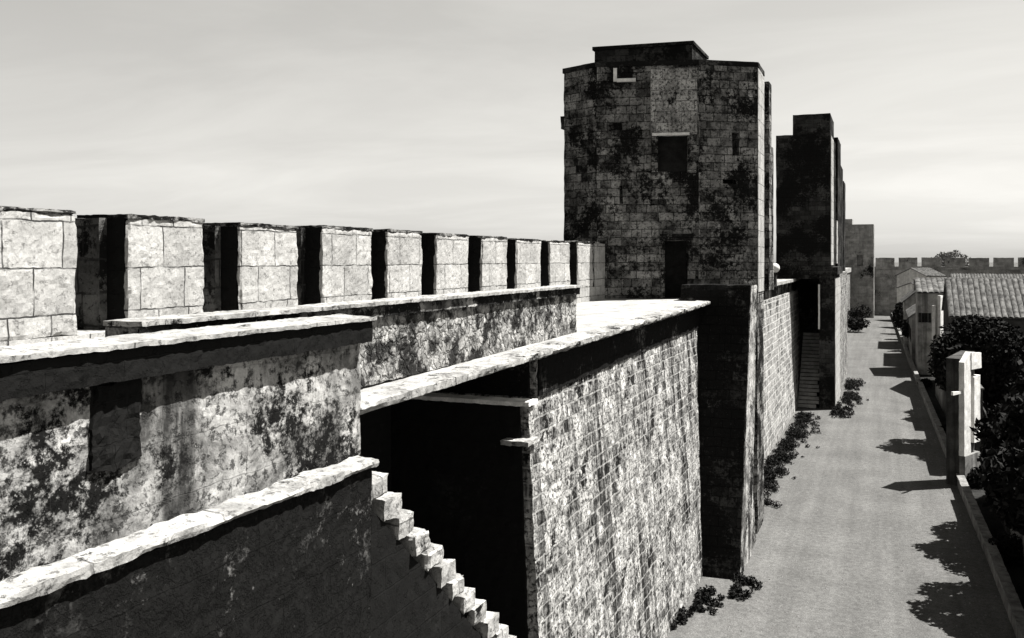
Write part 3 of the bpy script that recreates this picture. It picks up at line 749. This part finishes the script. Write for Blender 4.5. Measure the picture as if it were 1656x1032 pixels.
yard_wall('dark yard wall beside the lane at the lower right corner, nearer than the white gate pier', [(4.75, 20), (4.6, 33), (4.45, 41), (4.35, 48)], (3.2, 3.8, 3.3), [(1, 3.0, 1.1, 2.1)])

# white plastered outbuilding end, turned towards the light
xc, yc = 3.78, 50.6
root = empty('white_gate_tower', (xc, yc, 0), 'narrow tall white plastered gate pier with a dark slot, among dark trees at the right', 'pier')
ang = R(64); ca, sa = math.cos(ang), math.sin(ang)
zt_, = (zz(569, xc, yc),)
mb = MB()
def ob(mb, dx0, dx1, dy0, dy1, z0, z1l, z1r, cell=.2):
    q = [(dx0 * 2.1, dy0), (dx1 * 2.1, dy0), (dx1 * 2.1, dy1), (dx0 * 2.1, dy1)]
    w = [(xc + ca * a - sa * b, yc + sa * a + ca * b) for a, b in q]
    zt = (z1l, z1r, z1r, z1l)
    mb.hexa([(x, y, z0) for x, y in w] + [(x, y, zz_) for (x, y), zz_ in zip(w, zt)], cell)
ob(mb, -.42, .42, .16, .8, 0, zt_ - .3, zt_ - .05); mb.rough(.015, 2); part(mb, 'pier_core', M['render_dark'], root)
mb = MB(); ob(mb, -.46, -.10, -.1, .158, 1.5, zt_ - .45, zt_ + .02); mb.rough(.02, 3); part(mb, 'post', M['white'], root)
mb = MB(); ob(mb, .10, .44, -.1, .158, 2.0, zt_ - 1.25, zt_ - 1.2); mb.rough(.02, 3); part(mb, 'post', M['white'], root)
mb = MB(); ob(mb, -.098, .46, -.14, .157, zt_ - .85, zt_ - .0, zt_ - .1); mb.rough(.02, 3); part(mb, 'cap', M['white'], root)
mb = MB(); ob(mb, -.95, -.463, 0, .1, zt_ - 1.95, zt_ - 1.78, zt_ - 1.85); part(mb, 'bracket', M['white'], root)
mb = MB(); ob(mb, -.44, .43, -.12, .156, 0, 1.49, 1.49); mb.rough(.02, 2); part(mb, 'plinth', M['limed'], root)

# two pale posts at the corner of the narrow house
for i, (px, pt, lab) in enumerate(((1512, 494, 'thin pale post against the wall of the narrow whitewashed house'), (1521, 478, 'taller pale post at the corner of the narrow whitewashed house'))):
    YP = 96.2; X = on_y(px, YP)
    mb = MB(); mb.obox((X, YP), R(62), .62, .3, 0, zz(pt, X, YP), .25); mb.rough(.02, 2)
    o = mb.build('post', M['white'], None, (X, YP, 0)); tag(o, lab, 'post')

# ------------------------------------------------------------------ vegetation
def leaves(mb, blobs, n, size, rnd, flat=.0):
    tot = sum(b[3] ** 2 for b in blobs)
    for (cx, cy, cz, r) in blobs:
        sq = .8
        for _ in range(int(n * r * r / tot)):
            while True:
                v = Vector((rnd.uniform(-1, 1), rnd.uniform(-1, 1), rnd.uniform(-1, 1)))
                if .25 < v.length < 1: break
            v = v.normalized() * (v.length ** .5)
            k = 1 + .35 * noise.noise(v * 2.2 + Vector((cx, cy, cz)))
            p = Vector((cx, cy, cz)) + Vector((v.x, v.y, v.z * sq)) * r * k
            if p.z < .03: p.z = .03 + rnd.random() * .1
            d = Vector((rnd.gauss(0, 1), rnd.gauss(0, 1), rnd.gauss(0, 1))).normalized()
            e = d.orthogonal().normalized(); e.rotate(Matrix.Rotation(rnd.uniform(0, 6.28), 3, d))
            g = d.cross(e); s = size * rnd.uniform(.6, 1.3)
            a = [p - e * s, p + g * s * .45, p + e * s, p - g * s * .45]
            mb.face(a)
def tree(name, label, x, y, h, cr, group=None, n=2600, size=.17, mat='leaf', seed=0, cat='tree', sy=1.0):
    rnd = random.Random(seed + int(x * 31 + y * 17))
    root = empty(name, (x, y, 0), label, cat, group)
    mb = MB()
    top = (x + rnd.uniform(-.2, .2), y + rnd.uniform(-.2, .2), h * .62)
    mb.tube([(x, y, 0), (x + .05, y, h * .25), top, (top[0], top[1], h * .85)], [.03 * h, .022 * h, .014 * h, .004 * h], 8)
    blobs = []
    for k in range(10):
        a = k * 2.4 + rnd.random(); rr = cr * rnd.uniform(.3, .8); zb_ = h * rnd.uniform(.40, .82)
        c = (x + math.cos(a) * rr, y + math.sin(a) * rr * sy, zb_)
        mb.tube([(x, y, h * rnd.uniform(.15, .3)), ((x + c[0]) / 2, (y + c[1]) / 2, zb_ * .8), c], [.011 * h, .008 * h, .003 * h], 6)
        blobs.append((*c, cr * rnd.uniform(.42, .66)))
    blobs.append((x, y, h * .88, cr * .45))
    part(mb, 'trunk', M['bark'], root)
    mb = MB(); leaves(mb, blobs, n, size, rnd); part(mb, 'crown', M[mat], root)
    return root
GT = 'dark garden trees beyond the low wall'
for i, (x, y, h, cr, lab) in enumerate((
    (5.7, 32.8, 7.0, 2.2, 'dark leafy tree nearest the viewer at the lower right corner'),
    (5.7, 41.0, 7.4, 2.5, 'dark leafy tree second from the lower right corner, in front of the white gate pier'),
    (7.0, 48.0, 4.8, 1.5, 'dark tree farther from the street, just right of the white gate pier'),
    (5.5, 60.4, 7.6, 2.6, 'dark leafy tree over the long yard wall, just behind the white gate pier'),
    (5.7, 72.4, 7.0, 2.5, 'round dark tree over the far end of the long yard wall'),
    (9.0, 68.0, 5.0, 2.2, 'wide dark tree in front of the dark tiled house at the right edge'))):
    tree('garden_tree', lab, x, y, h, cr, GT, 17000, .18, 'leaf', i, 'tree', 1.75)
for i, (x, y, h, cr, lab) in enumerate(((2.9, 121.8, 4.6, 1.2, 'small tree between the low grey house and the pale gabled house'),
                                        (2.4, 139, 5.0, 1.4, 'small tree beyond the pale gabled house'),
                                        (2.2, 149, 5.0, 1.4, 'small tree before the small bright white house'))):
    tree('garden_tree', lab, x, y, h, cr, GT, 2500, .2, 'leaf', 40 + i)
for i, (px, Y, h, cr, lab) in enumerate(((1545, 420, 13.2, 9, 'faint round treetop beyond the far town wall'),)):
    tree('distant_tree', lab, on_y(px, Y), Y, h, cr, None, 2500, .7, 'leaf_hazed', 60)

SH = 'low shrubs behind the low street wall'
def bush(name, label, x, y, w, h, group, n=700, size=.1, mat='leaf', seed=1):
    rnd = random.Random(seed * 77 + 5)
    root = empty(name, (x, y, 0), label, 'bush', group)
    mb = MB(); blobs = []
    for k in range(6):
        a = rnd.uniform(0, 6.28); rr = w * rnd.uniform(.1, .6)
        c = (x + math.cos(a) * rr, y + math.sin(a) * rr * 1.4, h * rnd.uniform(.3, .7))
        blobs.append((*c, h * rnd.uniform(.3, .5)))
        mb.tube([(x + math.cos(a) * .08, y + math.sin(a) * .08, 0), ((x + c[0]) / 2, (y + c[1]) / 2, c[2] * .6), c], [.025, .018, .006], 5)
    part(mb, 'stems', M['bark'], root)
    mb = MB(); leaves(mb, blobs, n, size, rnd); part(mb, 'foliage', M[mat], root)
GB = 'weedy bushes along the foot of the rampart'
for i, (x, y, w, h, lab) in enumerate((
    (-5.9, 45.5, .5, .9, 'ragged bush at the foot of the sunlit wall, nearest the great tower'),
    (-5.8, 49.5, .6, 1.3, 'second ragged bush from the great tower along the sunlit wall'),
    (-5.7, 54, .7, 1.5, 'third ragged bush from the great tower along the sunlit wall'),
    (-5.6, 59.5, .7, 1.6, 'biggest ragged bush along the foot of the sunlit wall'),
    (-5.6, 66, .6, 1.2, 'ragged bush just before the steep flight of steps'),
    (-3.4, 70.9, .6, .9, 'low bush at the foot of the slim tower pier, facing the viewer'),
    (-3.0, 78, .6, 1.2, 'low bush beside the lit flank of the slim tower'),
    (-3.1, 86, .6, 1.4, 'taller bush farther along the flank of the slim tower'),
    (-4.0, 150, 1.6, 2.4, 'dark far bush on the left side of the street near the corner tower'),
    (-4.6, 172, 2.0, 3.0, 'farthest dark bush below the corner tower'),
    (-4.55, 31.5, .4, .5, 'low weed clump at the street corner of the great tower base'),
    (-5.5, 29.9, .6, .6, 'low weed clump at the foot of the battered tower base'),
    (-6.0, 28.3, .5, .5, 'low weed clump where the coursed wall meets the tower base'))):
    if y < 100:
        rnd = random.Random(i * 13 + 3)
        root = empty('bush', (x, y, 0), lab, 'bush', GB)
        blobs = []; ln = 3.0 if h > .7 else 1.0
        for k in range(46 if h > .7 else 26):
            r_ = rnd.uniform(.07, .26) * (1.2 if h > .7 else .8)
            c = (x - .2 + abs(rnd.gauss(0, .6)) * (1 if h > .7 else .5), y + rnd.uniform(-ln, ln), r_ * .5)
            blobs.append((*c, r_))
        mb = MB(); leaves(mb, blobs, 3000 if h > .7 else 1300, .065, rnd); o = part(mb, 'foliage', M['leaf'], root)
    else:
        bush('bush', lab, x, y, w, h, GB, 1600, .2, 'leaf', i)
for i, (y, lab) in enumerate(((38.0, 'low dark shrub between the street wall and the nearest yard wall'), (50.3, 'low dark shrub at the left foot of the white gate pier'),
        (63.4, 'low dark shrub at the foot of the long yard wall'), (86.5, 'low dark shrub beside the front corner of the dark tiled house'))):
    bush('shrub', lab, rail_x(y) + .7, y, .6, 1.0, SH, 1200, .09, 'leaf', 30 + i)
rnd = random.Random(5); mb = MB()
for k in range(900):                              # loose pebbles on the lane
    yy = 26 + 70 * rnd.random() ** 1.6; xx = rnd.choice((rnd.uniform(-5.5, 3.0), rnd.gauss(-4.2, .7), rnd.gauss(2.3, .5)))
    if xx > rail_x(yy) - .1 or (xx < -4.4 and yy < 40): continue
    r = rnd.uniform(.012, .05)
    q = [(xx + r * math.cos(a_) * rnd.uniform(.7, 1.2), yy + r * math.sin(a_) * rnd.uniform(.7, 1.2)) for a_ in (0, 1.05, 2.1, 3.14, 4.2, 5.2)]
    top = (xx, yy, r * .8)
    for a_, b_ in zip(q, q[1:] + q[:1]): mb.face([(*a_, -.005), (*b_, -.005), top])
tag(mb.build('pebbles', M['kerb']), kind='stuff')
mb = MB(); bmesh.ops.create_icosphere(mb.bm, subdivisions=2, radius=.16, matrix=Matrix.Translation((0, 0, .07)) @ Matrix.Diagonal((1.5, 1, .7, 1)))
for f in mb.bm.faces: mb._uv(f)
mb.rough(.03, 6); o = mb.build('stone', M['white']); D0 = F * EYE / (660 - HZ)
o.location = (D0 * ((1372 - CX) / F * CT - ST), D0 * (CT + (1372 - CX) / F * ST), 0); tag(o, 'small bright white stone lying in the middle of the street', 'stone')

# ------------------------------------------------------------------ light, sky, camera
EL = 60.0; SX, SY = .83, .56
sd = Vector((SX, SY, 0)).normalized() * math.cos(R(EL)) + Vector((0, 0, math.sin(R(EL))))
L = bpy.data.lights.new('sun', 'SUN'); L.energy = 5.0; L.angle = R(.5); L.color = (1, .985, .955)
lo = bpy.data.objects.new('sun', L); COL.objects.link(lo)
lo.rotation_euler = sd.to_track_quat('Z', 'Y').to_euler(); lo.location = (60, 40, 110)
w = bpy.data.worlds.new('World'); S.world = w; w.use_nodes = True
nt = w.node_tree; bg = nt.nodes['Background']
sky = nd(nt, 'ShaderNodeTexSky', sky_type='NISHITA'); sky.sun_disc = False
sky.sun_elevation = R(EL); sky.sun_rotation = math.atan2(SX, SY); sky.air_density = 1.0; sky.dust_density = 2.0; sky.ozone_density = 1.0
sp = nd(nt, 'ShaderNodeSeparateColor'); nt.links.new(sky.outputs[0], sp.inputs[0])
red = sp.outputs[0]                                   # orange-filtered black and white film sees the red of the sky
tc = nd(nt, 'ShaderNodeTexCoord')
sx = nd(nt, 'ShaderNodeSeparateXYZ'); nt.links.new(tc.outputs['Generated'], sx.inputs[0])
den = mathn(nt, 'ADD', mathn(nt, 'MAXIMUM', sx.outputs[2], 0.0), .12)
cv = nd(nt, 'ShaderNodeCombineXYZ')
nt.links.new(mathn(nt, 'DIVIDE', sx.outputs[0], den), cv.inputs[0]); nt.links.new(mathn(nt, 'DIVIDE', sx.outputs[1], den), cv.inputs[1])
cn = noi(nt, scalev(nt, cv.outputs[0], (.55, .9, 1)), 1.0, 8, .58, .5)
cl = maprange(nt, cn, .42, .72)
el = mathn(nt, 'MULTIPLY', maprange(nt, sx.outputs[2], 0, .2, 1.0, 1.0), maprange(nt, sx.outputs[2], .28, .8, 1.0, .14))
az = mathn(nt, 'ADD', mathn(nt, 'MULTIPLY', sx.outputs[0], SX), mathn(nt, 'MULTIPLY', sx.outputs[1], SY))
el = mathn(nt, 'MULTIPLY', el, maprange(nt, az, -.75, -.3, .10, 1.0))       # sky away from the sun dimmed to cut fill light
gain = mathn(nt, 'MULTIPLY', mixf(nt, cl, .92, 1.2), el)   # zenith dimmed to cut fill, pale horizon
val = mathn(nt, 'MULTIPLY', mathn(nt, 'POWER', mathn(nt, 'MULTIPLY', red, gain), .6), 1.36)
cc = nd(nt, 'ShaderNodeCombineColor')
for i in range(3): nt.links.new(mathn(nt, 'MULTIPLY', val, (1.0, .98, .93)[i]), cc.inputs[i])
nt.links.new(cc.outputs[0], bg.inputs['Color']); bg.inputs['Strength'].default_value = .10

cam = bpy.data.cameras.new('camera'); co = bpy.data.objects.new('camera', cam); COL.objects.link(co)
co.location = (0, 0, EYE); co.rotation_euler = (R(90), 0, TH)
cam.sensor_width = 36; cam.lens = 36 * F / 1656; cam.shift_y = -(516 - HZ) / 1656
cam.clip_end = 6000; cam.clip_start = .1
S.camera = co
S.view_settings.view_transform = 'Standard'; S.view_settings.look = 'None'; S.view_settings.gamma = 1
S.view_settings.exposure = 1.5
